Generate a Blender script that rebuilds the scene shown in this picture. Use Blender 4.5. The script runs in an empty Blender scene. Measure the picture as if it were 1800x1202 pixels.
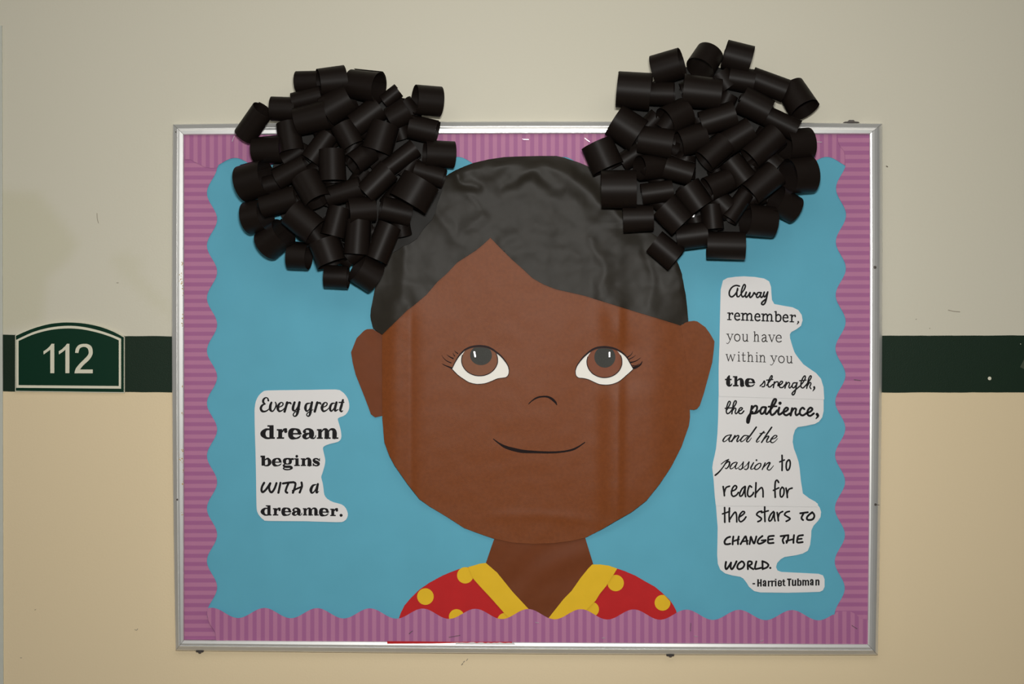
import bpy, bmesh, math, random
from mathutils import Vector, Matrix, noise
from mathutils.geometry import delaunay_2d_cdt
random.seed(7)
S = bpy.context.scene
COL = S.collection
# ------------------------------------------------------------------ camera, world, lights, exposure
D = 2.67                                   # camera to wall, metres
PITCH = math.radians(1.73)                 # camera looks slightly down
ZC = 1.45                                  # height where the view axis meets the wall
CAMPOS = Vector((0.0, -D, ZC + D * math.tan(PITCH)))
FPX = 1000.0 * D / math.cos(PITCH)         # focal length in pixels of the 1800 px wide frame
cam_d = bpy.data.cameras.new('camera'); cam = bpy.data.objects.new('camera', cam_d); COL.objects.link(cam)
cam.location = CAMPOS; cam.rotation_euler = (math.pi / 2 - PITCH, 0, 0)
cam_d.sensor_width = 36.0; cam_d.lens = FPX * 36.0 / 1800.0; cam_d.clip_start = 0.05
S.camera = cam
S.view_settings.view_transform = 'Standard'; S.view_settings.look = 'None'
S.view_settings.exposure = 0.0; S.view_settings.gamma = 1.0; S.view_settings.use_curve_mapping = False
w = bpy.data.worlds.new('world'); S.world = w; w.use_nodes = True
w.node_tree.nodes['Background'].inputs[0].default_value = (1.0, 0.96, 0.88, 1)
w.node_tree.nodes['Background'].inputs[1].default_value = 0.03

def area(name, loc, target, sx, sy, power, col=(1, 1, 1)):
    l = bpy.data.lights.new(name, 'AREA'); l.shape = 'RECTANGLE'; l.size = sx; l.size_y = sy
    l.energy = power; l.color = col
    o = bpy.data.objects.new(name, l); COL.objects.link(o); o.location = loc
    o.rotation_euler = (Vector(target) - Vector(loc)).to_track_quat('-Z', 'Y').to_euler()
    return o
area('ceiling_light_panel', (0.1, -1.5, 2.75), (0.1, -0.9, 0), 2.4, 0.9, 9.5, (1.0, 0.95, 0.86))
fl = area('camera_flash', (0.03, -2.55, 1.72), (0.05, 0, 1.37), 0.16, 0.1, 14, (1.0, 0.99, 0.95)); fl.data.spread = math.radians(110)
area('corridor_light_left', (-2.6, -1.7, 2.0), (0, 0, 1.4), 0.8, 1.6, 4.5, (1.0, 0.97, 0.92))

# ------------------------------------------------------------------ helpers
CF = Vector((0, math.cos(PITCH), -math.sin(PITCH)))
CU = Vector((0, math.sin(PITCH), math.cos(PITCH)))
def P(px, py, d=0.0):
    """point at depth d in front of the wall seen at photo pixel (px, py)"""
    r = CF * FPX + Vector((1, 0, 0)) * (px - 900.0) + CU * (601.0 - py)
    t = (-d - CAMPOS.y) / r.y
    return CAMPOS + r * t
def lin(c):
    return tuple((v / 12.92 if v <= 0.04045 else ((v + 0.055) / 1.055) ** 2.4) for v in (x / 255.0 for x in c))
def Z(ox, oy, s, pts):
    return [(ox + x / s, oy + y / s) for x, y in pts]

def material(name, rgb, rough=0.7, spec=0.3, metal=0.0, var=0.06, scale=60.0, bump=0.0, bscale=400.0, linear=False):
    m = bpy.data.materials.new(name); m.use_nodes = True
    nt = m.node_tree; b = nt.nodes['Principled BSDF']
    c = rgb if linear else lin(rgb)
    b.inputs['Roughness'].default_value = rough; b.inputs['Metallic'].default_value = metal
    b.inputs['Specular IOR Level'].default_value = spec
    tc = nt.nodes.new('ShaderNodeTexCoord')
    n = nt.nodes.new('ShaderNodeTexNoise'); n.inputs['Scale'].default_value = scale; n.inputs['Detail'].default_value = 5
    nt.links.new(tc.outputs['Object'], n.inputs['Vector'])
    mx = nt.nodes.new('ShaderNodeMix'); mx.data_type = 'RGBA'
    mx.inputs['A'].default_value = tuple(v * (1 - var) for v in c) + (1,)
    mx.inputs['B'].default_value = tuple(min(1, v * (1 + var)) for v in c) + (1,)
    nt.links.new(n.outputs['Fac'], mx.inputs['Factor'])
    nt.links.new(mx.outputs['Result'], b.inputs['Base Color'])
    if bump:
        n2 = nt.nodes.new('ShaderNodeTexNoise'); n2.inputs['Scale'].default_value = bscale; n2.inputs['Detail'].default_value = 3
        nt.links.new(tc.outputs['Object'], n2.inputs['Vector'])
        bp = nt.nodes.new('ShaderNodeBump'); bp.inputs['Strength'].default_value = bump; bp.inputs['Distance'].default_value = 0.001
        nt.links.new(n2.outputs['Fac'], bp.inputs['Height']); nt.links.new(bp.outputs['Normal'], b.inputs['Normal'])
    return m
def stripe_material(name, dark, light):
    m = material(name, light, 0.55, 0.3)
    nt = m.node_tree; b = nt.nodes['Principled BSDF']
    uv = nt.nodes.new('ShaderNodeUVMap'); sx = nt.nodes.new('ShaderNodeSeparateXYZ'); nt.links.new(uv.outputs['UV'], sx.inputs[0])
    mul = nt.nodes.new('ShaderNodeMath'); mul.operation = 'MULTIPLY'; mul.inputs[1].default_value = 2 * math.pi
    nt.links.new(sx.outputs['X'], mul.inputs[0])
    cs = nt.nodes.new('ShaderNodeMath'); cs.operation = 'COSINE'; nt.links.new(mul.outputs[0], cs.inputs[0])
    mr = nt.nodes.new('ShaderNodeMapRange'); mr.inputs['From Min'].default_value = -0.25; mr.inputs['From Max'].default_value = 0.3
    nt.links.new(cs.outputs[0], mr.inputs['Value'])
    mx = nt.nodes.new('ShaderNodeMix'); mx.data_type = 'RGBA'
    mx.inputs['A'].default_value = lin(light) + (1,); mx.inputs['B'].default_value = lin(dark) + (1,)
    nt.links.new(mr.outputs['Result'], mx.inputs['Factor']); nt.links.new(mx.outputs['Result'], b.inputs['Base Color'])
    return m

def link(name, verts, faces, mat, parent=None, origin=None, smooth=None, uvs=None, mats=None, fmat=None):
    """mesh object from world-space vertices; parts are placed relative to their parents (parents never rotate)"""
    if origin is None:
        if parent is not None:
            origin = parent['_w']
            origin = Vector(origin)
        else:
            origin = sum(verts, Vector()) / len(verts)
    origin = Vector(origin)
    me = bpy.data.meshes.new(name)
    me.from_pydata([tuple(v - origin) for v in verts], [], faces)
    for m in (mats or [mat]): me.materials.append(m)
    if fmat: me.polygons.foreach_set('material_index', fmat)
    if smooth is not None: me.polygons.foreach_set('use_smooth', smooth)
    if uvs is not None:
        l = me.uv_layers.new(name='UVMap')
        for p in me.polygons:
            for li, vi in zip(p.loop_indices, p.vertices): l.data[li].uv = uvs[vi]
    me.update()
    o = bpy.data.objects.new(name, me); COL.objects.link(o)
    o['_w'] = tuple(origin)
    if parent is not None:
        o.parent = parent; o.location = origin - Vector(parent['_w'])
    else:
        o.location = origin
    return o
def tag(o, label=None, cat=None, group=None, kind=None):
    if label: o['label'] = label
    if cat: o['category'] = cat
    if group: o['group'] = group
    if kind: o['kind'] = kind
    return o
def empty(name, loc):
    o = bpy.data.objects.new(name, None); COL.objects.link(o); o.location = loc; o['_w'] = tuple(loc)
    o.empty_display_size = 0.05
    return o
def catmull(pts, n=5, closed=False):
    out = []; N = len(pts); k = len(pts[0])
    rng = range(N if closed else N - 1)
    for i in rng:
        if closed: p0, p1, p2, p3 = pts[i - 1], pts[i], pts[(i + 1) % N], pts[(i + 2) % N]
        else: p0, p1, p2, p3 = pts[max(i - 1, 0)], pts[i], pts[i + 1], pts[min(i + 2, N - 1)]
        for j in range(n):
            t = j / n
            out.append(tuple(0.5 * (2 * b + (c - a) * t + (2 * a - 5 * b + 4 * c - d) * t * t + (3 * b - a - 3 * c + d) * t ** 3)
                             for a, b, c, d in zip(p0, p1, p2, p3)))
    if not closed: out.append(tuple(pts[-1]))
    return out
def inside(x, y, poly):
    c = False; j = len(poly) - 1
    for i in range(len(poly)):
        xi, yi = poly[i]; xj, yj = poly[j]
        if (yi > y) != (yj > y) and x < (xj - xi) * (y - yi) / (yj - yi) + xi: c = not c
        j = i
    return c
def segdist(x, y, a, b):
    dx, dy = b[0] - a[0], b[1] - a[1]; L = dx * dx + dy * dy
    t = 0 if L == 0 else max(0, min(1, ((x - a[0]) * dx + (y - a[1]) * dy) / L))
    return math.hypot(x - a[0] - t * dx, y - a[1] - t * dy)
def polydist(x, y, pl):
    return min(segdist(x, y, pl[i], pl[i + 1]) for i in range(len(pl) - 1))
def signed_line(x, y, pl):
    """distance to an open polyline, signed by side"""
    best = 1e9; sg = 1
    for i in range(len(pl) - 1):
        a, b = pl[i], pl[i + 1]; d = segdist(x, y, a, b)
        if d < best:
            best = d; sg = 1 if (b[0] - a[0]) * (y - a[1]) - (b[1] - a[1]) * (x - a[0]) > 0 else -1
    return best * sg
def sample_edges(poly, step):
    out = []
    for i in range(len(poly)):
        a, b = poly[i], poly[(i + 1) % len(poly)]
        n = max(1, int(math.hypot(b[0] - a[0], b[1] - a[1]) / step))
        for j in range(n): out.append((a[0] + (b[0] - a[0]) * j / n, a[1] + (b[1] - a[1]) * j / n))
    return out
def paper(name, poly, depth, mat, parent=None, grid=0, thick=0.0005, uvf=None, rim=None, origin=None):
    """cut paper sheet: outline in photo pixels, depth a number or a function of the pixel"""
    df = depth if callable(depth) else (lambda x, y: depth)
    step = grid if grid else 40
    pts = sample_edges(poly, step); nb = len(pts)
    if grid:
        xs = [p[0] for p in poly]; ys = [p[1] for p in poly]
        y = min(ys) + grid * .5; row = 0
        cell = {}
        for p in pts: cell.setdefault((int(p[0] // grid), int(p[1] // grid)), []).append(p)
        while y < max(ys):
            x = min(xs) + (grid * .5 if row % 2 else 0)
            while x < max(xs):
                if inside(x, y, poly):
                    cx, cy = int(x // grid), int(y // grid)
                    ok = all((x - q[0]) ** 2 + (y - q[1]) ** 2 > (grid * .4) ** 2 for i in (-1, 0, 1) for j in (-1, 0, 1) for q in cell.get((cx + i, cy + j), ()))
                    if ok: pts.append((x, y))
                x += grid
            y += grid * .87; row += 1
    r = delaunay_2d_cdt([Vector(p) for p in pts], [(i, (i + 1) % nb) for i in range(nb)], [list(range(nb))], 1, 1e-5)
    vc, fc = r[0], r[2]
    n = len(vc)
    front = [P(v.x, v.y, df(v.x, v.y)) for v in vc]
    back = [v + Vector((0, thick, 0)) for v in front]
    verts = front + back; faces = []; sm = []; fm = []
    for f in fc:
        a, b, c = front[f[0]], front[f[1]], front[f[2]]
        f = list(f)
        if (b - a).cross(c - a).y > 0: f = f[::-1]
        faces.append(f); sm.append(True); fm.append(0)
        faces.append([i + n for i in f[::-1]]); sm.append(True); fm.append(0)
    from collections import Counter
    cnt = {}
    for f in faces[::2]:
        for i in range(len(f)):
            e = (f[i], f[(i + 1) % len(f)])
            cnt[e] = 1
    for (a, b) in list(cnt):
        if (b, a) not in cnt:
            k = len(verts); verts += [front[a], front[b], back[b], back[a]]
            faces.append([k + 1, k, k + 3, k + 2]); sm.append(False); fm.append(1 if rim else 0)
    uvs = None
    if uvf:
        uv1 = [uvf(v.x, v.y) for v in vc]; uvs = uv1 + uv1 + [(0, 0)] * (len(verts) - 2 * n)
    return link(name, verts, faces, mat, parent, origin=origin, smooth=sm, uvs=uvs, mats=[mat, rim] if rim else None, fmat=fm if rim else None)

class Ink:
    """flat print or marker on a paper surface"""
    def __init__(s, ox=0, oy=0, sc=1.0, depth=0.01): s.v = []; s.f = []; s.o = (ox, oy, sc); s.d = depth if callable(depth) else (lambda x, y: depth)
    bold = 1.0; lay = 0
    def pt(s, x, y):
        X = s.o[0] + x / s.o[2]; Y = s.o[1] + y / s.o[2]; s.v.append(P(X, Y, s.d(X, Y) + s.lay * 8e-6)); return len(s.v) - 1
    def poly(s, pts):
        a = sum(pts[i][0] * pts[(i + 1) % len(pts)][1] - pts[(i + 1) % len(pts)][0] * pts[i][1] for i in range(len(pts)))
        if a > 0: pts = pts[::-1]
        s.f.append([s.pt(x, y) for x, y in pts])
    def rect(s, x0, y0, x1, y1): s.poly([(x0, y0), (x1, y0), (x1, y1), (x0, y1)])
    def circle(s, x, y, r, n=14): s.poly([(x + r * math.cos(2 * math.pi * i / n), y + r * math.sin(2 * math.pi * i / n)) for i in range(n)])
    def stroke(s, pts, w, smooth=True):
        pts = [(p[0], p[1], p[2] if len(p) > 2 else w) for p in pts]
        if smooth and len(pts) > 2: pts = catmull(pts, 5)
        prev = None
        for i, (x, y, ww) in enumerate(pts):
            a = pts[max(i - 1, 0)]; b = pts[min(i + 1, len(pts) - 1)]
            dx, dy = b[0] - a[0], b[1] - a[1]; L = math.hypot(dx, dy) or 1
            nx, ny = -dy / L * ww / 2, dx / L * ww / 2
            cur = (s.pt(x + nx, y + ny), s.pt(x - nx, y - ny))
            if prev: s.f.append([prev[0], cur[0], cur[1], prev[1]])
            prev = cur
        s.circle(pts[0][0], pts[0][1], pts[0][2] / 2, 10); s.circle(pts[-1][0], pts[-1][1], pts[-1][2] / 2, 10)
    def run(s, txt, tx=lambda x, y: (x, y), ws=1.0):
        for item in txt.split(';'):
            item = item.strip()
            if not item: continue
            k = item[0]; s.lay += 1
            if k == 'R':
                a = [float(q) for q in item[1:].split(',')]
                s.poly([tx(a[0], a[1]), tx(a[2], a[1]), tx(a[2], a[3]), tx(a[0], a[3])])
            elif k == 'C':
                a = [float(q) for q in item[1:].split(',')]; x, y = tx(a[0], a[1]); s.circle(x, y, a[2] * ws)
            else:
                straight = k == 'L'
                if straight: item = item[1:]
                wd, rest = item.split(':'); wm = ws * s.bold; wd = float(wd) * wm
                pts = []
                for t in rest.split():
                    q = [float(u) for u in t.split(',')]
                    x, y = tx(q[0], q[1]); pts.append((x, y, q[2] * wm if len(q) > 2 else wd))
                s.stroke(pts, wd, not straight)
    def build(s, name, mat, parent=None): return link(name, s.v, s.f, mat, parent)

def box_verts(c, sx, sy, sz):
    return [Vector((c[0] + i * sx / 2, c[1] + j * sy / 2, c[2] + k * sz / 2)) for i in (-1, 1) for j in (-1, 1) for k in (-1, 1)]
BOXF = [[0, 1, 3, 2], [4, 6, 7, 5], [0, 4, 5, 1], [2, 3, 7, 6], [0, 2, 6, 4], [1, 5, 7, 3]]

# ------------------------------------------------------------------ materials
M_band = material('dark_green_wall_paint', (24, 44, 30), 0.5, 0.2, bump=0.25, bscale=500)
M_blue = material('blue_roll_paper', (98, 177, 202), 0.62, 0.2, var=0.07, scale=14)
M_stripe = stripe_material('purple_striped_card', (172, 104, 152), (191, 126, 163))
M_alu = material('brushed_aluminium', (242, 242, 240), 0.34, 0.5, metal=0.6, var=0.04, scale=30)
M_cork = material('brown_pinboard_core', (120, 92, 60), 0.9, 0.1, var=0.3, scale=300)
M_white = material('white_printer_paper', (238, 236, 236), 0.75, 0.2, var=0.015, scale=30)
M_ink = material('black_printing_ink', (20, 16, 19), 0.6, 0.2, var=0.05)
M_inkgrey = material('soft_black_printing_ink', (58, 53, 50), 0.6, 0.2, var=0.05)
M_brown = material('brown_roll_paper', (124, 66, 30), 0.43, 0.14, var=0.2, scale=160, bump=0.15, bscale=900)
M_brown2 = material('brown_roll_paper_neck', (116, 62, 34), 0.48, 0.10, var=0.10, scale=70)
M_hair = material('black_roll_paper', (44, 40, 34), 0.41, 0.10, var=0.18, scale=40)
M_curl = material('black_construction_paper', (26, 20, 17), 0.46, 0.14, var=0.12, scale=120)
M_disc = material('black_backing_paper', (40, 38, 36), 0.5, 0.10, var=0.12, scale=60)
M_red = material('red_paper', (198, 36, 38), 0.65, 0.2, var=0.08, scale=40)
M_yellow = material('yellow_paper', (240, 194, 42), 0.65, 0.2, var=0.06, scale=40)
M_eye = material('white_eye_paper', (250, 246, 238), 0.7, 0.2, var=0.01)
M_iris = material('brown_iris_paper', (126, 74, 42), 0.55, 0.3, var=0.12, scale=200)
M_iris2 = material('reddish_iris_paper', (124, 64, 32), 0.55, 0.3, var=0.12, scale=200)
M_pupil = material('charcoal_pupil_paper', (62, 62, 58), 0.5, 0.12, var=0.22, scale=500)
M_marker = material('dark_marker', (44, 33, 34), 0.6, 0.12, var=0.15, scale=300)
M_pencil = material('charcoal_pencil', (38, 30, 30), 0.7, 0.06, var=0.15, scale=300)
M_sign = material('green_sign_laminate', (2, 50, 32), 0.42, 0.22, var=0.03)
M_cream = material('cream_sign_plastic', (232, 228, 206), 0.5, 0.3, var=0.02)
M_steel = material('staple_steel', (235, 232, 235), 0.25, 0.6, metal=0.6, var=0.02)
M_darkmetal = material('dark_steel', (92, 86, 82), 0.45, 0.5, metal=0.5)
M_glue = material('yellowed_glue', (196, 160, 96), 0.6, 0.3, var=0.35, scale=500)
M_scuff = material('pencil_scuff', (160, 150, 134), 0.8, 0.1, var=0.1)
M_jamb = material('grey_door_frame_paint', (206, 208, 198), 0.5, 0.3)
M_floor = material('grey_floor_tile', (150, 142, 128), 0.4, 0.4, var=0.15, scale=8)

# ------------------------------------------------------------------ wall, painted band, floor
def soft(x, y, poly, edge):
    d = min(segdist(x, y, poly[i], poly[(i + 1) % len(poly)]) for i in range(len(poly)))
    s = d if inside(x, y, poly) else -d
    t = max(0, min(1, (s + edge) / (2 * edge))); return t * t * (3 - 2 * t)
def make_wall():
    x0, x1, z0, z1, n = -2.0, 2.0, 0.0, 2.8, 0.0125
    nx = int((x1 - x0) / n); nz = int((z1 - z0) / n)
    verts = []; cols = []
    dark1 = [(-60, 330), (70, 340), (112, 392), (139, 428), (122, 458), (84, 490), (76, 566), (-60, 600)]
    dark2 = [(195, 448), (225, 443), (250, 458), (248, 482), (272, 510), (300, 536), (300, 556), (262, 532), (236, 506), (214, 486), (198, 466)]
    up = lin((221, 216, 198)); lo = lin((240, 220, 183))
    for j in range(nz + 1):
        for i in range(nx + 1):
            x = x0 + (x1 - x0) * i / nx; z = z0 + (z1 - z0) * j / nz
            verts.append((x, 0, z))
            px = 900 + x * 1000; py = 601 - (z - ZC) * 1000
            c = up if py < 640 else lo
            k = 1.0
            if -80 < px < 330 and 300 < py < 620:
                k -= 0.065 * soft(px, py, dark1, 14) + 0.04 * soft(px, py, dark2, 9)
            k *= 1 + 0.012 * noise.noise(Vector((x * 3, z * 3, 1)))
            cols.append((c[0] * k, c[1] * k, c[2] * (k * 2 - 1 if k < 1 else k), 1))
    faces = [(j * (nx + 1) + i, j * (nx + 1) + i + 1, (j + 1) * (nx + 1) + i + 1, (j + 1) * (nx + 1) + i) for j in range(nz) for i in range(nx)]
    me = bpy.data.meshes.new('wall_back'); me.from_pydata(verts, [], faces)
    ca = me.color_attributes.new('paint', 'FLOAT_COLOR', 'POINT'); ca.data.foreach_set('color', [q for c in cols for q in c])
    m = material('wall_paint', (220, 215, 198), 0.5, 0.25, bump=0.22, bscale=260)
    nt = m.node_tree; at = nt.nodes.new('ShaderNodeAttribute'); at.attribute_name = 'paint'
    nt.links.new(at.outputs['Color'], nt.nodes['Principled BSDF'].inputs['Base Color'])
    me.materials.append(m)
    o = bpy.data.objects.new('wall_back', me); COL.objects.link(o); o['_w'] = (0, 0, 0); tag(o, kind='structure')
    # thickness behind the painted face
    return o
wall = make_wall()
marks = Ink(depth=0.0004)
marks.run('1.0: 170.5,375 171,384 173,392; 1.2: 822,1158 820,1161; 1.4: 816.5,1162 814.5,1164; 1.5: 813.5,1166 811.5,1168.5; 1.0: 237,1106.5 240,1107.5 242,1105;'
          '0.9: 61,1072 63,1071; 1.3: 1667,545 1676,547 1687,548; 1.2: 1610,561 1611,561; 1.2: 1634,577 1634.6,577; 1: 36,1156 38,1156; 2.2: 1558,292 1560,293; 1: 205,497 208,497')
marks.build('scuff_mark', M_scuff, wall)
link('floor', box_verts((0, -1.9, -0.03), 4.4, 4.0, 0.06), BOXF, M_floor)['kind'] = 'structure'
# green band: wobbly painted edges, a film with its own thickness
top = []; bot = []
for i in range(0, 381):
    px = -1000 + i * 10
    wob = 0.9 * noise.noise(Vector((px * 0.02, 3, 0))) + 0.4 * noise.noise(Vector((px * 0.08, 9, 0)))
    wob2 = 0.9 * noise.noise(Vector((px * 0.02, 13, 0))) + 0.4 * noise.noise(Vector((px * 0.08, 19, 0)))
    t0 = 588 + 3.2 * min(1, max(0, px) / 300) - 1.7 * max(0, (px - 1000) / 800)
    b0 = 687.5 + 2.2 * min(1, max(0, px) / 300)
    top.append((px, t0 + wob)); bot.append((px, b0 + wob2))
band = paper('trim_1', top + bot[::-1], 0.0008, M_band, None, thick=0.0008); tag(band, kind='structure')
ch = Ink(depth=0.00095); ch.circle(1739.5, 665, 3.2, 9); ch.circle(1794, 604.5, 0.9, 6); ch.circle(1749.5, 636, 0.8, 6); ch.poly([(1793, 645), (1800, 632), (1812, 625), (1812, 642), (1801, 649)])
c1 = Ink(depth=0.00095); c1.circle(1739.5, 665, 3.2, 9); c1.circle(1794, 604.5, 0.8, 6); c1.build('paint_chip', M_cream, band)
c2 = Ink(depth=0.00095); c2.poly([(1793, 645), (1800, 632), (1812, 625), (1812, 642), (1801, 649)]); c2.build('paint_rub', material('rubbed_green_paint', (70, 78, 62), 0.6), band)
# edge of the door frame just entering the picture on the left
a = P(-1, 1202, 0.003); b = P(3.2, 45, 0.003)
jv = []
for (x, z) in ((a.x, 0.0), (b.x, b.z)):
    jv += [Vector((x - 0.12, 0, z)), Vector((x, 0, z)), Vector((x, -0.003, z)), Vector((x - 0.12, -0.003, z))]
link('trim_2', jv, [[0, 1, 2, 3], [4, 7, 6, 5], [0, 4, 5, 1], [1, 5, 6, 2], [2, 6, 7, 3], [3, 7, 4, 0]], M_jamb)['kind'] = 'structure'

# ------------------------------------------------------------------ bulletin board: backing panel, four mitred rails, screws, clips
board = empty('bulletin_board', P(927, 683, 0.0))
tag(board, 'framed bulletin board with silver metal rails holding the paper portrait', 'bulletin board')
paper('backing_panel', [(312, 226), (1540, 226), (1534, 1142), (316, 1136)], 0.006, M_cork, board, thick=0.005)
OUT = {'tl': (304, 218.4), 'tr': (1551, 217.2), 'br': (1543, 1151), 'bl': (309, 1143)}
INN = {'tl': (323.6, 237.4), 'tr': (1528, 236), 'br': (1524.5, 1131.5), 'bl': (323.4, 1124.6)}
PROF = [(0, .0012), (0, .0105), (.05, .0122), (.37, .0168), (.39, .0158), (.43, .0158), (.46, .0176), (.60, .0184), (.90, .0180), (1.0, .0156), (1.0, .0085), (0.9, .0012)]
PROFR = [(0, .0012), (0, .0080), (.08, .0112), (.22, .0148), (.40, .0170), (.60, .0181), (.80, .0184), (.93, .0180), (1.0, .0160), (1.0, .0085), (0.9, .0012)]
PROFB = [(0, .0012), (0, .0080), (.08, .0112), (.36, .0162), (.40, .0172), (.44, .0160), (.50, .0160), (.53, .0176), (.66, .0184), (.92, .0176), (1.0, .0160), (1.0, .0085), (0.9, .0012)]
def bow(a, b, t, n, amt): # amt px bulge along n
    k = 4 * t * (1 - t) * amt
    return (a[0] + (b[0] - a[0]) * t + n[0] * k, a[1] + (b[1] - a[1]) * t + n[1] * k)
def rail(c0, c1, n, bo, bi, prof, step=None):
    N = 40; verts = []; faces = []; sm = []
    K = len(prof)
    for i in range(N + 1):
        t = 0.0003 + 0.9994 * i / N
        o = bow(OUT[c0], OUT[c1], t, n, bo); q = bow(INN[c0], INN[c1], t, n, bi)
        if step and t > step: o = (o[0], o[1] + 1.2)
        for (u, d) in prof:
            verts.append(P(o[0] * (1 - u) + q[0] * u, o[1] * (1 - u) + q[1] * u, d))
    for i in range(N):
        for k in range(K):
            k2 = (k + 1) % K
            faces.append([i * K + k, i * K + k2, (i + 1) * K + k2, (i + 1) * K + k])
    faces.append(list(range(K))); faces.append([N * K + k for k in range(K)][::-1])
    return link('frame_rail', verts, faces, M_alu, board)
r_top = rail('tl', 'tr', (0, -1), 4.4, 1.6, PROF)
r_right = rail('tr', 'br', (1, 0), 3.0, 2.0, PROFR)
r_bottom = rail('br', 'bl', (0, 1), 2.0, 0.3, PROFB)
r_left = rail('bl', 'tl', (-1, 0), 4.0, 0.0, PROF)
def bm_obj(name, bm, mat, parent, origin):
    me = bpy.data.meshes.new(name); bm.to_mesh(me); bm.free(); me.materials.append(mat)
    for p in me.polygons: p.use_smooth = False
    o = bpy.data.objects.new(name, me); COL.objects.link(o); o['_w'] = tuple(origin)
    if parent: o.parent = parent; o.location = Vector(origin) - Vector(parent['_w'])
    else: o.location = origin
    return o
def screw(px, py, d, r, parent):
    bm = bmesh.new(); n = 14; rings = []
    for (rr, y) in ((r, 0.0008), (r, -0.0004), (r * .85, -0.001), (r * .42, -0.0011), (r * .36, -0.0003)):
        rings.append([bm.verts.new((rr * math.cos(2 * math.pi * i / n), y, rr * math.sin(2 * math.pi * i / n))) for i in range(n)])
    for a, b in zip(rings, rings[1:]):
        for i in range(n): bm.faces.new((a[i], a[(i + 1) % n], b[(i + 1) % n], b[i]))
    bm.faces.new(rings[-1]); bm.faces.new(rings[0][::-1])
    bmesh.ops.recalc_face_normals(bm, faces=bm.faces)
    return bm_obj('screw', bm, M_darkmetal, parent, P(px, py, d))
screw(1537.9, 469.8, .0182, .0027, board); screw(1538.8, 886.5, .0180, .0022, board)
screw(311.5, 878, .0166, .0016, board); screw(309, 232, .0160, .0011, board)
for sc_ in ('1.3: 1543,469.8 1549.5,469.8', '1.0: 1541,887 1545.5,887.5'):
    sk = Ink(depth=lambda x, y: .0182 - .0011 * max(0, x - 1540.5)); sk.run(sc_); sk.build('rail_scratch', M_darkmetal, board)
def clip(px, py, wpx, hpx):
    c = P(px, py, 0.005); w2 = wpx / 2000.0; h = hpx / 1000.0
    s = 1 if hpx > 0 else -1
    prof = [(-1, 0), (1, 0), (.86, .30), (.40, .42), (.28, .85), (-.28, .85), (-.40, .42), (-.86, .30)]
    v = []
    for y in (0.005, -0.004):
        v += [Vector((c.x + a * w2, c.y + y, c.z + b * h)) for a, b in prof]
    n = len(prof)
    f = [list(range(n)), list(range(n, 2 * n))[::-1]] + [[i, i + n, (i + 1) % n + n, (i + 1) % n] for i in range(n)]
    o = link('mounting_clip', v, f, M_darkmetal, board)
clip(1496, 216.0, 28, 5.5); clip(352, 1143.5, 14, -4.5); clip(1178, 1150.8, 14, -3.5)
def bevel_depth(px, py):   # inner slope of the left rail
    u = max(0.56, min(1, (px - 302.2) / 21.4)); return .0187 if u < .9 else .0187 - (u - .9) * .024
random.seed(11)
gl = Ink(depth=bevel_depth)
for (x, y, r, n) in ((321, 462, 2.0, 5), (317.5, 487, 4.0, 9), (320, 494, 3.0, 8), (321.5, 505, 2.0, 6), (322, 516, 1.6, 4), (321, 556, 2.0, 5), (320.5, 570, 1.6, 4), (321, 728, 1.8, 4), (320.5, 790, 2.2, 5), (317, 801, 4.0, 8), (320, 810, 2.6, 6), (321.6, 828, 1.4, 4), (321.5, 848, 1.5, 4), (320.7, 903, 2.4, 5), (321, 680, 1.2, 3)):
    for k in range(n):
        cx = min(322.4, x + random.uniform(-r, r) * .8); cy = y + random.uniform(-r, r) * 2.0; rr = random.uniform(.4, 1.2)
        gl.poly([(min(323, cx + rr * random.uniform(.5, 1.2) * math.cos(q)), cy + rr * random.uniform(.5, 1.5) * math.sin(q)) for q in [i * math.pi / 3 for i in range(6)]])
tag(gl.build('glue_residue', M_glue, board), 'yellowed glue residue on the left rail', kind='stuff')

# ------------------------------------------------------------------ blue background paper
def blue_h(x, y):
    v = Vector((x / 55.0, y / 260.0, 0))
    return 0.0082 + 0.0014 * noise.noise(v) + 0.0004 * noise.noise(Vector((x / 30., y / 22., 4)))
blue = paper('background_paper', [(324, 238), (600, 236.3), (930, 235.3), (1250, 235.5), (1527.4, 236.8), (1527.6, 640), (1524, 1130.5), (900, 1127), (324, 1124)], blue_h, M_blue, None, grid=14, thick=0.0003)
tag(blue, 'large sheet of sky blue roll paper covering the bulletin board', 'paper sheet')

# ------------------------------------------------------------------ scalloped purple border strips
def strip(poly, d, uvf, label, grid=12):
    o = paper('border_strip', poly, d, M_stripe, None, grid=grid, thick=0.0005, uvf=uvf)
    return tag(o, label, 'border trim', 'scalloped striped border strips around the board')
def lscal(y): return 372.6 - 9.0 * math.cos(2 * math.pi * (y - 339) / 92.4)
def rscal(y): return 1478.7 - (y - 300) * .0035 - 8.9 * math.cos(2 * math.pi * (y - 331) / 93.7)
def tscal(x):
    return (286.4 - 9 * math.cos(2 * math.pi * (x - 413) / 92.3)) if x < 612 else (285.2 - 9.6 * math.cos(2 * math.pi * (x - 805) / 92.6))
def bscal(x): return 1077 + (x - 372) * .0040 - 9 * math.cos(2 * math.pi * (x - 372) / 92.75)
def rng(a, b, s):
    n = max(1, int(abs(b - a) / s)); return [a + (b - a) * i / n for i in range(n + 1)]
wv = lambda sx, sy, a, base, seed: (lambda x, y: base + a * noise.noise(Vector((x / sx, y / sy, seed))))
pin = [(323.9, y) for y in rng(1124.2, 238, 60)]
strip([(lscal(y), y) for y in rng(250, 1124.5, 5)] + pin, wv(60, 30, .0006, .0098, 1), lambda x, y: ((y - 312) / 14.45, 0), 'left purple striped border strip with scalloped inner edge')
pr = lambda y: 1529 + 1.0 * math.sin(math.pi * (y - 236) / 900) - 3.5 * max(0, (y - 640) / 490)
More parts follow.
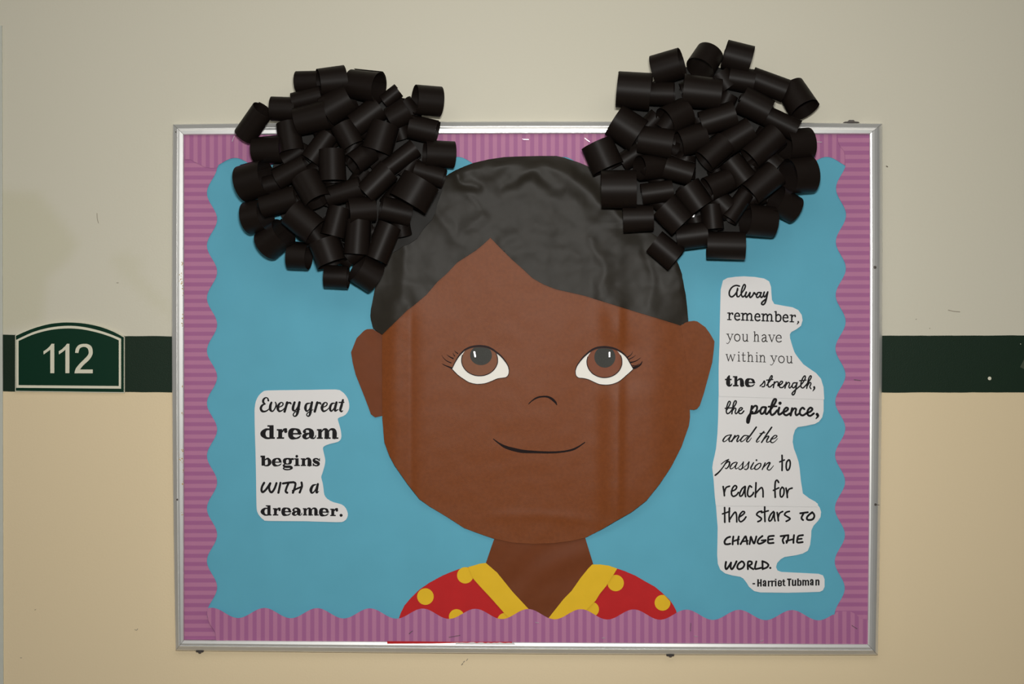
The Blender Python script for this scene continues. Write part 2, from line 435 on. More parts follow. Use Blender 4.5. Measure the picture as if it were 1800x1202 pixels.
strip([(rscal(y), y) for y in rng(700, 1131, 5)] + [(pr(y), y) for y in rng(1131, 700, 60)], wv(60, 30, .0006, .0100, 2), lambda x, y: ((y - 239) / 14.7, 0), 'lower right purple border strip starting under the overlap seam')
xe = [(1472, 236.2), (1473.5, 250), (1477, 258), (1483, 264), (1485.5, 275), (1486, 293)]
strip(xe + [(rscal(y), y) for y in rng(300, 708.5, 5)] + [(pr(y), y) for y in rng(708.5, 236.5, 60)], wv(60, 30, .0005, .0118, 3), lambda x, y: ((y - 239) / 14.7, 0), 'upper right purple border strip overlapping at corner and seam')
ptop = lambda x: 236.6 - 2.2 * math.sin(math.pi * (x - 322) / 1207)
strip([(x, ptop(x)) for x in rng(590, 1500, 60)] + [(x, tscal(x)) for x in rng(1500, 613, 5)] + [(590, 280)], wv(30, 60, .0005, .0100, 4), lambda x, y: ((x - 819) / 14.55, 0), 'long top purple border strip between the hair puffs to right corner')
strip([(x, ptop(x)) for x in rng(323, 640, 60)] + [(640, 278)] + [(x, tscal(x)) for x in rng(611, 384, 5)] + [(382, 295), (370, 295), (360, 293.5), (351, 289), (341, 284), (335, 280), (324, 280)], wv(30, 60, .0005, .0112, 5), lambda x, y: ((x - 336.5) / 14.35, 0), 'top left purple border strip running behind left hair puff')
ptb = lambda x: 1125.2 + (x - 323) * .0055
strip([(x, bscal(x)) for x in rng(364, 1463, 5)] + [(1467, 1080), (1470, 1075.5), (1480, 1074), (1495, 1074.5), (1505, 1080), (1513, 1087), (1525.5, 1089)] + [(1525.5, 1131.5)] + [(x, ptb(x)) for x in rng(1524, 380, 60)] + [(378.5, 1112), (375, 1106), (370, 1099), (366, 1090), (364, 1080)], wv(30, 60, .0005, .0164, 6), lambda x, y: ((x - 375) / 14.5, 0), 'bottom purple striped border strip with wavy top edge')
red = paper('paper_sliver', [(680, 1126.8), (740, 1127.2), (800, 1128.2), (860, 1128), (900, 1128), (900, 1130.6), (850, 1130), (800, 1129.8), (760, 1130.8), (681, 1131.2)], .0190, M_red, None, thick=.0003)
tag(red, 'thin red paper sliver sticking out under the bottom border', 'paper scrap')
random.seed(3)
tp = [(800, 1132.5)] + [(x, 1129.4 + random.uniform(-.8, 1.0)) for x in rng(802, 904, 5)] + [(906, 1133)]
tag(paper('torn_paper', tp, .0192, M_white, None, thick=.0002), 'torn white paper edge on the bottom rail beside the red sliver', 'paper scrap')

# ------------------------------------------------------------------ the paper girl
girl = empty('paper_girl', P(940, 1085, 0.009))
tag(girl, 'large cut paper portrait of a smiling girl in a red dotted dress', 'paper portrait')
def gb(x, c, wl, wr): 
    d = x - c; s = wl if d < 0 else wr; return math.exp(-(d / s) ** 2)
def face_h(x, y):
    a = .10 + .90 * max(0, min(1, (y - 500) / 60.0)); a *= 1 - .35 * max(0, min(1, (y - 860) / 90))
    f = .0056 * (math.exp(-(x - 722) / 26.0) if x > 722 else (1.0 if x > 700 else math.exp(-((700 - x) / 34.0) ** 2)))
    xr = x + (y - 700) * .008
    u = 1 / (1 + math.exp(-(xr - 1062) / 9.0)) if xr < 1086 else (.936 - .30 * (1 - math.exp(-((xr - 1086) / 10.0) ** 2)))
    if xr > 1140: u *= math.exp(-((xr - 1140) / 52.0) ** 2)
    eyes = math.exp(-((x - 1064) / 62.0) ** 4 - ((y - 640) / 46.0) ** 4)
    f += .0060 * u * (1 - .45 * eyes)
    f += .0010 * noise.noise(Vector((x / 130., y / 200., 2)))
    chin = .0008 * math.exp(-((y - (905 + .0008 * (x - 920) ** 2)) / 9.0) ** 2) * gb(x, 960, 90, 90)
    return .0145 + 1.6 * a * f + chin + .0003 * noise.noise(Vector((x / 25., y / 25., 8)))
facep = [(672, 560), (671.5, 620), (672, 735), (674, 760), (675.5, 777), (684, 800), (693, 817), (716, 850), (737, 877), (755, 890), (785, 908), (816, 928), (840, 937), (866, 946),
         (900, 953.5), (935, 956), (975, 954.5), (1003, 951), (1029, 945), (1060, 929), (1085, 914), (1110, 900), (1136, 880), (1160, 850), (1180, 820), (1198, 785), (1205, 765), (1211, 748), (1213, 733), (1212.5, 715), (1208, 640), (1203, 600), (1199, 565),
         (1190, 520), (1100, 470), (1000, 420), (940, 400), (862, 395), (760, 470), (700, 530)]
neck_h = lambda x, y: 0.0112 + .0024 * noise.noise(Vector(((x + y) / 50., (x - y) / 90., 5)))
paper('neck', [(869, 925), (869, 946), (861, 969), (854, 989.5), (856, 1010), (880, 1040), (930, 1092), (966, 1094), (1010, 1045), (1040, 1010), (1043, 992), (1035, 966), (1028.4, 944), (1028, 925)], neck_h, M_brown2, girl, grid=9)
earp = [(700, 585), (672, 588), (663, 583), (655, 578), (645, 578.5), (640, 581), (627, 594), (617, 619), (620, 638), (625, 658), (633, 678), (644, 706), (652, 728), (659.5, 733.5), (670.5, 731), (700, 728)]
paper('ear', earp, lambda x, y: .0122 + .0005 * noise.noise(Vector((x / 30., y / 30., 3))), M_brown2, girl, grid=9)
paper('face', facep, face_h, M_brown, girl, grid=5)
ear2 = [(1196, 574), (1203, 567.5), (1211.5, 564.7), (1220, 563.8), (1226, 565), (1240, 575), (1248, 586), (1256, 600), (1254.5, 617), (1252, 637), (1244.5, 664.5), (1237, 692), (1230, 713), (1225, 718.5), (1220, 720.3), (1211.5, 719.5), (1208, 716), (1207, 700), (1207.5, 670), (1206, 640), (1203.5, 613), (1200, 592)]
paper('ear', ear2, lambda x, y: max(.0150, face_h(x, y) + .0012), M_brown, girl, grid=7)
# hair cap: crumpled sheet with a raised fold near its upper edge
H0 = [(801, 305), (846, 295), (905, 291), (962, 293), (988, 301), (1020, 321), (1049, 350), (1091, 382), (1143, 411), (1182, 446), (1196, 500)]
CR = [([(801, 304), (812, 322), (840, 330)], 2.0, 9), ([(888, 422), (935, 402), (1000, 397)], .5, 14), ([(820, 345), (842, 362)], .5, 7),
      ([(900, 445), (960, 440), (1030, 450)], .5, 16), ([(700, 395), (712, 440), (708, 520)], 1.6, 18), ([(880, 330), (935, 300), (985, 335)], 1.1, 12), ([(1055, 520), (1066, 470), (1040, 420)], 1.2, 14), ([(1135, 440), (1150, 500), (1140, 545)], 1.2, 14), ([(755, 360), (800, 420), (850, 380)], 1.0, 16), ([(1130, 465), (1060, 450)], .4, 12)]
def hair_h(x, y):
    qx = 7 * noise.noise(Vector((x / 28., y / 28., 31))); qy = 7 * noise.noise(Vector((x / 28., y / 28., 41)))
    d = signed_line(x + qx, y + qy, H0)
    h = .0052 * (math.exp(-(d / 11.) ** 2) if d < 0 else math.exp(-(d / 26.) ** 2))
    for pl, a, wd in CR:
        dd = polydist(x + qx, y + qy, pl)
        if dd < 3 * wd: h += a * .0011 * math.exp(-(dd / wd) ** 2 * 1.5) + a * .0004 * math.exp(-abs(dd) / wd * 2.2)
    h += .0014 * noise.noise(Vector((x / 60., y / 52., 7))) + .00045 * noise.noise(Vector((x / 22., y / 20., 17))) + .00022 * noise.noise(Vector((x / 7., y / 7., 9)))
    base = face_h(x, y) if 645 < x < 1215 and y > 395 else .0145
    return max(base + .0016, base + .0030 + h)
hairp = [(672, 588), (664, 583), (656, 577), (652, 562), (651, 555), (652, 543), (654.5, 531), (659, 506.5), (664, 480), (680, 450), (700, 410), (730, 360), (760, 325), (781, 311.5), (790, 305), (801, 299), (817, 292), (833, 286), (859, 280), (886, 276), (914, 274.8), (950, 274), (978, 274), (992, 277), (1004, 281), (1019, 286), (1033, 292),
         (1046, 299), (1062, 310), (1100, 345), (1150, 395), (1183, 445), (1193, 465), (1199, 482), (1199.5, 488), (1201, 494), (1203, 506), (1205.5, 518), (1208, 541), (1210, 564.5), (1203, 567), (1196, 572), (1168, 563), (1123, 549.5), (1075, 534.5), (1027, 519.5), (978, 508.5), (966, 504), (954, 499), (936.5, 489), (917, 471),
         (900, 456), (888, 444), (875, 431), (862, 417.5), (850, 429), (836.5, 440), (804, 461), (785, 481), (769, 495), (749.5, 518), (727, 537), (716, 545), (691.5, 569)]
paper('hair_cap', hairp, hair_h, M_hair, girl, grid=5)
# dress, collars, dots
dr = lambda x, y: .0102 + .0005 * noise.noise(Vector((x / 40., y / 40., 5)))
col_h = lambda x, y: .0140 + .0011 * noise.noise(Vector((x / 30., y / 30., 15)))
paper('dress_panel', [(701, 1096), (701, 1087), (704.5, 1077), (711, 1064), (722, 1051), (738, 1035.5), (755, 1024), (777, 1012), (791, 1006), (807, 1000), (823, 996.6), (846, 993), (880, 1030), (905, 1070), (910, 1096)], dr, M_red, girl, grid=12)
paper('dress_panel', [(1189, 1096), (1189, 1073.7), (1184, 1064), (1177, 1054), (1165, 1042.7), (1151, 1031), (1135, 1022.2), (1117.7, 1012), (1099, 1004), (1085, 999.2), (1060, 997), (1020, 1040), (1000, 1070), (995, 1096)], dr, M_red, girl, grid=12)
paper('collar', [(823, 996.5), (834.5, 993.3), (843, 990.6), (854, 989.3), (863, 997), (874, 1006.5), (901, 1040), (929, 1070), (946, 1087), (950, 1096), (905, 1096), (888.6, 1080), (863, 1051), (843, 1029.7), (831, 1016)], col_h, M_yellow, girl, grid=9)
paper('collar', [(1041, 992), (1055.5, 992), (1070, 994), (1085, 999.2), (1078.7, 1009.4), (1065.7, 1029.7), (1054, 1044), (1047, 1055.7), (1034, 1068.7), (1010, 1096), (955, 1096), (963.8, 1086.7), (990.6, 1052.8), (1005, 1038), (1021, 1015), (1034, 999)], col_h, M_yellow, girl, grid=9)
def dot(cx, cy, r, clipf=None):
    pl = []
    for i in range(28):
        x, y = cx + r * math.cos(i * math.pi / 14), cy + r * math.sin(i * math.pi / 14)
        if clipf: x, y = clipf(x, y)
        pl.append((x, y))
    paper('dot', pl, lambda x, y: dr(x, y) + .0009, M_yellow, girl, thick=.0003)
dot(747.8, 1048.4, 14.6); dot(817.8, 1011, 14.4); dot(802.5, 1084, 13.5); dot(888, 1091, 14)
dot(1082.3, 1024.6, 14.4); dot(1039.7, 1070.8, 13.2)
dot(1164.6, 1059.3, 13.9, lambda x, y: (min(x, 1165 + (y - 1042.7) * .93), y))
# nose and mouth pencilled on the face
fe = lambda x, y: face_h(x, y) + .0004
k = Ink(840, 680, 8.571, fe); k.bold = 1.25; k.run('10: 765,255,9 820,205,14 890,162,20 980,145,20 1060,152,24 1120,185,30 1165,228,26 1190,268,12'); k.build('nose_line', M_pencil, girl)
k = Ink(840, 680, 8.571, fe); k.bold = 1.25; k.run('10: 235,785,10 320,850,20 410,902,34 540,942,42 680,970,40 860,980,30 1050,986,26 1200,982,24 1340,965,22 1450,935,24 1540,885,16 1610,835,12'); k.build('mouth_line', M_pencil, girl)
# eyes: white piece > iris > pupil, outlined with marker, lashes
def eye(ox, white, ic, ir, pc, pr_, lid_i, irism, lashes, low_i):
    o = (ox, 590, 11.23)
    wp = catmull(white, 3, True); wpx = Z(*o, wp)
    e1 = lambda x, y: face_h(x, y) + .0007
    whi = paper('eye', wpx, e1, M_eye, girl, grid=4, thick=.0002)
    lid = catmull([white[i] for i in lid_i], 4)
    def lidy(x, off):
        for i in range(len(lid) - 1):
            a, b = lid[i], lid[i + 1]
            if a[0] <= x <= b[0] or b[0] <= x <= a[0]:
                t = (x - a[0]) / ((b[0] - a[0]) or 1); return a[1] + (b[1] - a[1]) * t + off
        return 400
    def disc(c, r, off, n=60):
        pl = []
        for i in range(n):
            x, y = c[0] + r[0] * math.cos(2 * math.pi * i / n), c[1] + r[1] * math.sin(2 * math.pi * i / n)
            pl.append((x, max(y, lidy(x, off))))
        return pl
    ip = disc(ic, ir, 8)
    iris = paper('iris', Z(*o, ip), lambda x, y: face_h(x, y) + .0013, irism, whi, grid=4, thick=.0002)
    q = Ink(*o, lambda x, y: face_h(x, y) + .0018)
    arc = [p for p in ip[1:30]]
    q.stroke([ip[-4], ip[-2]] + arc[::2] + [ip[31], ip[33]], 17); q.build('iris_outline', M_marker, whi)
    paper('pupil', Z(*o, disc(pc, pr_, 20)), lambda x, y: face_h(x, y) + .0019, M_pupil, whi, grid=5, thick=.0002)
    q = Ink(*o, lambda x, y: face_h(x, y) + .0024)
    up = [white[i] for i in lid_i]; n = len(up)
    q.stroke([(x, y - 4, 16 + 26 * math.sin(math.pi * i / (n - 1)) ** 1.5) for i, (x, y) in enumerate(up)], 20)
    q.stroke([white[i] + (13,) for i in low_i], 13)
    q.build('eye_outline', M_marker, whi)
    q = Ink(*o, fe); q.run(lashes); q.build('eyelashes', M_pencil, whi)
eye(760, [(387, 657), (440, 545), (500, 440), (560, 360), (640, 285), (740, 235), (850, 212), (960, 208), (1080, 225), (1180, 270), (1270, 335), (1350, 400), (1430, 495), (1490, 590), (1515, 680), (1505, 760), (1460, 818), (1380, 834), (1280, 850), (1170, 897), (1060, 937), (960, 953), (850, 953), (720, 920), (630, 865), (540, 805), (460, 735)],
    (933, 480), (357, 312), (960, 385), (216, 195), list(range(0, 15)), M_iris,
    '16: 500,350,20 465,325,14 440,295,6; 16: 440,400,18 420,370,12 405,340,5; 16: 410,450,24 350,420,18 285,375,6; 16: 370,535,20 290,500,16 230,450,12 185,385,5; 18: 385,640,34 300,605,22 240,580,16 190,550,6', [0, 26, 25, 24, 23, 22, 21, 20, 19, 18, 17, 16, 15, 14])
eye(990, [(1385, 657), (1330, 560), (1270, 450), (1190, 360), (1100, 300), (1000, 255), (880, 232), (770, 228), (660, 245), (560, 290), (480, 350), (400, 425), (330, 510), (270, 600), (240, 690), (245, 760), (265, 802), (310, 832), (400, 842), (500, 866), (600, 912), (700, 955), (800, 970), (900, 968), (990, 950), (1080, 915), (1160, 860), (1240, 790), (1320, 720)],
    (815, 515), (347, 312), (822, 420), (208, 210), list(range(0, 15)), M_iris2,
    '16: 1265,425,22 1320,390,16 1350,360,12 1372,310,5; 16: 1300,465,18 1370,430,14 1430,385,5; 16: 1330,525,28 1390,515,20 1460,485,16 1530,432,6; 18: 1385,635,50 1430,625,50 1500,590,34 1540,550,26 1560,500,8; 14: 1370,590,18 1430,590,14 1500,555,10', [0, 28, 27, 26, 25, 24, 23, 22, 21, 20, 19, 18, 17, 16, 15, 14])

# ------------------------------------------------------------------ quote cut-outs
def gl_e(x0, x1): pass
SLAB = {
 'd': '20: 345,744,22 272,752,36 222,822,76 272,892,36 345,902,22; R300,672,410,700; R335,672,410,912; R335,882,432,912',
 'r': 'R465,740,560,768; R490,740,560,912; R465,884,595,912; 20: 560,790,18 590,748,26 628,745,34; C622,780,30',
 'e': '22: 735,822 892,822; 40: 865,815,46 845,765,44 785,740,24 725,765,62 708,825,70 725,885,60 795,904,24 850,888,24 885,855,12',
 'a': 'C952,786,30; 26: 948,768,26 985,742,24 1040,748,36 1074,790,66 1078,870,66 1105,903,24 1138,888,16 1150,852,12; 20: 1050,812,16 980,832,40 948,870,58 980,905,28 1030,890,18 1050,860,14',
 'm': 'R1170,740,1255,768; R1192,740,1255,912; R1170,886,1275,912; 20: 1250,790,16 1290,746,24 1328,752,44 1345,795,62 1345,880,62; R1312,850,1378,912; R1300,886,1412,912; 20: 1372,790,16 1410,746,24 1460,752,44 1480,795,62 1480,880,62; R1448,850,1512,912; R1440,886,1548,912'}
ql = 0.0100
qc = empty('quote_cutout', P(530, 915, ql))
tag(qc, 'small white paper quote cut-out left of the portrait, about a dreamer', 'quote cut-out')
lp = Z(440, 680, 10, [(90, 1100), (80, 800), (75, 500), (76, 380), (98, 250), (150, 150), (220, 85), (300, 62), (700, 55), (1100, 50), (1500, 45), (1600, 75), (1680, 150), (1725, 240), (1740, 340), (1722, 420), (1670, 490), (1600, 525), (1542, 550), (1545, 600), (1580, 720), (1600, 830), (1593, 910), (1540, 965), (1400, 1000), (1310, 1035), (1277, 1070), (1283, 1120)]) + \
     Z(440, 790, 9.244, [(1205, 100), (1218, 180), (1205, 270), (1170, 390), (1152, 450), (1175, 540), (1190, 640), (1202, 730), (1250, 800), (1350, 855), (1480, 890), (1550, 950), (1585, 1040), (1572, 1110), (1520, 1165), (1400, 1180), (900, 1165), (300, 1160), (220, 1142), (160, 1090), (112, 1010), (100, 900), (95, 600), (90, 300)])
paper('sheet', catmull(lp, 2, True), ql, M_white, qc, thick=.0004)
def lettering(parent, ox, oy, s, txts, label, mat=None, depth=ql):
    k = Ink(ox, oy, s, depth + .0003); k.bold = 1.08 if s > 12 else 1.28
    for t in txts:
        if isinstance(t, tuple): k.run(t[0], t[1], t[2])
        else: k.run(t)
    o = k.build('lettering', mat or M_ink, parent); o['label'] = label; return o
lettering(qc, 440, 680, 10, [
 '20: 318,240,26 305,200,18 270,188,18 232,222,30 228,268,30 262,300,16; 20: 258,300,16 210,322,28 185,375,34 205,422,32 250,432,24 300,412,18 338,375,12',
 '20: 372,272,26 352,330,36 352,400,36 390,428,20 432,380,18 455,315,22 440,268,16; 14: 490,362,14 560,330,18 575,290,18 540,272,16 502,310,32 482,370,38 505,425,28 560,412,18 602,370,12',
 'L34: 648,272 602,432; 20: 622,345,14 665,285,22 700,280,28 718,300,16; 34: 778,272,32 755,340,36 752,402,34 790,415,20 830,350,12; 36: 865,270,34 842,380,40 830,450,38 808,502,26 775,516,18 755,490,18 775,450,16 830,420,12 872,392,10',
 '20: 1052,285,14 990,300,28 968,370,38 990,425,24 1030,400,16 1062,330,12; 36: 1085,270,32 1065,360,38 1055,450,36 1038,502,26 1010,514,18 990,490,16 1010,455,16 1060,425,12 1105,398,10',
 'L34: 1178,272 1132,432; 20: 1152,345,14 1190,287,22 1225,283,30 1242,305,16; 14: 1268,362,14 1335,330,18 1350,290,18 1315,272,16 1278,310,32 1258,370,38 1282,425,28 1335,412,18 1380,370,12',
 '20: 1480,285,14 1430,298,28 1400,370,36 1420,425,24 1460,392,16 1492,330,12; 34: 1515,272,32 1492,360,36 1492,420,28 1545,395,12; 32: 1628,228,28 1602,330,36 1582,402,34 1602,434,22 1625,418,12; L18: 1560,272 1645,268'], 'black brush script words Every great')
lettering(qc, 440, 680, 10, list(SLAB.values()), 'heavy black slab serif word dream')
TB = lambda x, y: (170 + (x - 180) * .689, 905 + (y - 672) * .694)
lettering(qc, 440, 790, 9.244, [
 'R165,98,240,126; R182,98,240,262; 20: 238,168,14 285,147,26 315,205,48 290,255,26 235,262,14; 14: 395,205 502,205; 30: 488,195,30 470,158,30 428,146,16 388,172,40 376,210,44 392,250,38 438,263,16 480,250,16 502,228,8',
 '30: 605,145,16 562,165,38 556,195,42 570,225,28 605,236,14 642,220,34 652,190,40 642,160,34 605,145,16; 20: 650,152,16 692,155,28; 24: 565,236,14 540,258,24 570,278,30 650,280,32 674,302,26 630,324,18 570,324,18 538,306,18 560,284,12',
 'C755,110,23; R712,142,785,162; R732,142,785,268; R712,248,805,268; R820,142,890,162; R838,142,890,268; R820,248,905,268; 20: 888,170,12 920,146,22 950,156,40 962,190,50 962,245,50; R937,230,988,268; R925,248,998,268',
 '30: 1118,178,10 1095,155,20 1060,148,18 1032,168,30 1050,196,40 1095,216,42 1108,242,32 1080,262,18 1040,255,18 1020,225,10; R1118,142,1132,188; R1014,222,1026,270'], 'heavy black slab serif word begins')
lettering(qc, 440, 790, 9.244, [
 '28: 225,540 192,600 182,660 200,692 245,660 290,600 322,548; 28: 325,548 305,610 318,675 352,692 395,630 425,545; 28: 490,540 478,600 456,702; 28: 530,552 600,540 705,530; 28: 618,552 585,630 575,680 600,702; 28: 705,532 732,550 725,610 692,702; 24: 690,670 760,635 842,602; 28: 832,535 838,600 802,698'], 'black handwritten capitals WITH')
lettering(qc, 440, 790, 9.244, ['20: 1068,568,12 1015,588,30 984,655,38 1000,705,24 1040,680,16 1075,610,10; 30: 1098,560,28 1080,640,36 1078,700,26 1112,678,8'], 'bold black italic letter a')
def sh(dx, dy): return lambda x, y: (TB(x, y)[0] + dx, TB(x, y)[1] + dy)
lettering(qc, 440, 790, 9.244, [(v, TB, .69) for v in SLAB.values()] + [(SLAB['e'], sh(612, 7), .69), (SLAB['r'], sh(932, 9), .69), 'C1475,1068,25'], 'heavy black slab serif word dreamer')

qr = empty('quote_cutout', P(1345, 1040, ql))
tag(qr, 'tall white paper quote cut-out right of the portrait in many typefaces', 'quote cut-out')
s1 = [(120, 868), (119, 600), (120, 400), (128, 150), (132, 60)]
sheet1 = Z(1250, 600, 9, s1) + Z(1260, 480, 9, [(43, 1050), (48, 800), (55, 500), (62, 260), (98, 115), (170, 75), (300, 57), (430, 50), (600, 60), (750, 85), (828, 130), (858, 215), (865, 330), (873, 425), (910, 488), (1050, 515), (1200, 540), (1290, 585), (1343, 660), (1358, 745), (1330, 835), (1260, 888), (1180, 930), (1155, 970), (1160, 1030), (1188, 1130), (1225, 1240)]) + \
    Z(1250, 600, 9, [(1330, 190), (1380, 262), (1460, 362), (1560, 432), (1660, 500), (1738, 590), (1778, 720), (1790, 918)])
sheet2 = Z(1250, 700, 9, [(118, -40), (112, 300), (100, 560), (78, 790), (52, 920), (30, 1010)]) + Z(1250, 800, 9, [(18, 200), (40, 400), (58, 650), (75, 800), (900, 806), (1690, 815), (1690, 770), (1650, 735), (1550, 680), (1452, 605), (1420, 400), (1400, 200), (1382, 100)]) + \
    Z(1250, 700, 9, [(1350, 900), (1310, 795), (1290, 690), (1300, 590), (1328, 500), (1370, 455), (1500, 435), (1640, 405), (1705, 370), (1758, 300), (1780, 200), (1780, 10)])
sheet3 = Z(1250, 800, 9, [(75, 775), (500, 782), (1100, 788), (1690, 790), (1720, 830), (1740, 900), (1730, 980), (1690, 1040), (1620, 1115), (1586, 1190)]) + \
    Z(1250, 920, 9, [(1583, 200), (1566, 340), (1530, 430), (1450, 475), (1350, 500), (1160, 530), (1100, 565), (1045, 625), (1027, 690), (1050, 742), (1110, 765), (1400, 780), (1700, 795), (1770, 820), (1795, 880), (1795, 1000), (1770, 1055), (1720, 1080), (1500, 1088), (1200, 1095), (780, 1090), (680, 1068), (600, 1000), (560, 935), (510, 870), (460, 842), (330, 820), (220, 788), (145, 730), (107, 640), (96, 500), (100, 300), (104, 60)]) + Z(1250, 800, 9, [(92, 1000)])
d1, d2, d3 = .0126, .0112, .0099
sA = paper('sheet', sheet1, d1, M_white, qr, thick=.0004)
sB = paper('sheet', sheet2, d2, M_white, qr, thick=.0004)
sC = paper('sheet', sheet3, d3, M_white, qr, thick=.0004)
lettering(sA, 1260, 480, 9, ['21: 358,205,20 300,195,20 240,225,20 200,290 202,352 240,375 290,335,20 335,262,16; 22: 330,240,20 316,310 322,366 352,368,18 392,318,14; 20: 390,322,16 438,250 452,198 430,182 402,240 386,320 408,376 450,345 468,300',
 '21: 466,300 452,345 465,382 500,350 528,305 518,350 530,386 568,352 590,308 612,334 640,338; 20: 692,308 652,310 626,352 640,386 676,365 704,308; 20: 704,308 690,356 708,386 742,345; 21: 752,300 738,345 755,376 782,345 806,298; 22: 806,298 788,385 768,460 738,497 710,488 722,455 785,405'], 'black script word Alway', depth=d1)
SER = {
 'r': ('W: .32,.97 .32,.03', 'T: .05,.95 .32,.97', 'T: .03,.02 .62,.02', 'T: .34,.6 .55,.9 .85,.97', 'W: .86,.95 .88,.78'),
 'e': ('T: .1,.55 .9,.55', 'W: .9,.56 .82,.86 .5,.98 .18,.8 .07,.48 .2,.12 .55,.0 .92,.12'),
 'm': ('W: .14,.97 .14,.03', 'T: .0,.96 .14,.97', 'T: .02,.02 .27,.02', 'W: .15,.7 .3,.95 .42,.95 .49,.75 .49,.03', 'T: .39,.02 .6,.02', 'W: .5,.7 .66,.95 .78,.95 .86,.75 .86,.03', 'T: .76,.02 1.0,.02'),
 'b': ('W: .2,1.38 .2,.05', 'T: .02,1.36 .2,1.38', 'W: .22,.75 .5,.98 .82,.84 .92,.5 .8,.13 .5,.0 .22,.08'),
 'y': ('W: .2,.97 .55,.12', 'T: .02,.97 .38,.97', 'T: .88,.95 .6,.25 .42,-.15 .22,-.38 .04,-.32', 'T: .72,.97 1.0,.97'),
 'o': ('W: .5,.98 .18,.84 .06,.5 .18,.14 .5,.0 .82,.14 .94,.5 .82,.84 .5,.98',),
 'u': ('W: .2,.97 .2,.25 .34,.03 .58,.02 .82,.25', 'T: .02,.96 .2,.97', 'W: .82,.97 .82,.0', 'T: .66,.96 .82,.97', 'T: .82,.02 1.0,.02'),
 'h': ('W: .2,1.38 .2,.03', 'T: .02,1.36 .2,1.38', 'T: .02,.02 .4,.02', 'W: .21,.7 .42,.95 .65,.96 .8,.75 .8,.03', 'T: .62,.02 1.0,.02'),
 'a': ('W: .1,.82 .4,.98 .68,.88 .74,.6 .74,.14 .98,.02', 'W: .72,.58 .35,.52 .1,.3 .18,.03 .45,.02 .72,.22'),
 'v': ('W: .15,.97 .52,.02', 'T: .52,.02 .88,.97', 'T: .0,.97 .32,.97', 'T: .72,.97 1.0,.97'),
 'w': ('W: .08,.97 .28,.02', 'T: .28,.02 .5,.95', 'W: .5,.95 .72,.02', 'T: .72,.02 .94,.97', 'T: .0,.97 .18,.97', 'T: .84,.97 1.0,.97'),
 'i': ('W: .5,.97 .5,.03', 'T: .2,.96 .5,.97', 'T: .15,.02 .9,.02', 'D: .5,1.33'),
 't': ('W: .42,1.3 .42,.2 .6,.03 .92,.08', 'T: .1,.95 .9,.95'),
 'n': ('W: .2,.97 .2,.03', 'T: .02,.96 .2,.97', 'T: .02,.02 .4,.02', 'W: .21,.7 .42,.95 .65,.96 .8,.75 .8,.03', 'T: .62,.02 1.0,.02')}
def serif(k, spec, base, xh, wt, th):
    """spec: (letter, x0, x1) boxes; base(x) -> baseline y"""
    for ch_, x0, x1 in spec:
        for st in SER[ch_]:
            k.lay += 1
            kind, body = st.split(':'); pts = []
            for t in body.split():
                u, v = [float(q) for q in t.split(',')]; X = x0 + u * (x1 - x0); pts.append((X, base(X) - v * xh))
            if kind == 'D': k.circle(pts[0][0], pts[0][1], wt * .8)
            else: k.stroke(pts, (wt if kind == 'W' else th) * 1.15, len(pts) > 2)
k = Ink(1260, 480, 9, d1 + .0003)
serif(k, [('r', 168, 262), ('e', 278, 368), ('m', 385, 575), ('e', 598, 688), ('m', 708, 892), ('b', 915, 1022), ('e', 1042, 1132), ('r', 1155, 1252)], lambda x: 737 + (x - 170) * .034, 112, 21, 16)
k.run('20: 1288,768,26 1290,782,22 1270,808,10')
tag(k.build('lettering', M_ink, sA), 'black medium serif word remember')
k = Ink(1260, 480, 9, d1 + .0003)
serif(k, [('y', 150, 262), ('o', 275, 372), ('u', 398, 498), ('h', 582, 672), ('a', 708, 800), ('v', 815, 922), ('e', 932, 1028)], lambda x: 1072 + (x - 200) * .022, 112, 14, 9)
tag(k.build('lettering', M_inkgrey, sA), 'thin grey serif words you have')
k = Ink(1250, 600, 9, d1 + .0003)
serif(k, [('w', 233, 382), ('i', 415, 462), ('t', 478, 548), ('h', 573, 668), ('i', 700, 748), ('n', 762, 862), ('y', 933, 1045), ('o', 1062, 1162), ('u', 1188, 1288)], lambda x: 310 + (x - 250) * .031, 108, 13, 9)
tag(k.build('lettering', M_inkgrey, sA), 'thin grey serif words within you')
TE = lambda x, y: (540 + (x - 672) * .688, 590 + (y - 735) * .70)
lettering(sA, 1250, 600, 9, ['R218,590,325,614; 40: 285,548,22 272,590,44 270,660,52 282,692,40 312,694,20 330,668,10; R345,548,402,570; R368,548,415,710; R345,688,435,712; 20: 412,622,12 445,597,24 475,606,42 488,645,50 488,690,50; R464,670,512,712; R462,688,525,712', (SLAB['e'], TE, .7)], 'heavy black slab serif word the', depth=d1)
lettering(sA, 1250, 600, 9, ['17: 775,705 820,660 842,625 850,668 840,712 805,716; 17: 878,695 930,625 966,568 958,540 930,580 902,655 905,712 935,718 975,680; 15: 878,612 975,602; 18: 1000,640 985,730; 16: 988,690 1020,645 1055,640 1062,662 1055,700; 17: 1058,700 1110,675 1132,640 1105,632 1080,672 1085,722 1130,728 1172,680; 18: 1188,645 1168,738; 16: 1175,705 1218,650 1242,665 1230,715 1245,738 1278,700',
 '17: 1345,655 1300,660 1282,712 1305,735 1342,695 1360,652; 18: 1360,652 1342,740 1322,820 1295,846 1282,820 1335,765 1400,710; 17: 1398,715 1470,625 1492,565 1478,545 1445,590 1420,668 1425,722 1455,735 1492,700; 15: 1400,622 1502,612; 17: 1490,705 1560,612 1585,560 1568,545 1540,600 1512,742; 16: 1520,705 1560,650 1580,668 1562,718 1580,748; 20: 1630,722,26 1634,745,22 1610,784,10'], 'black script word strength', depth=d1)
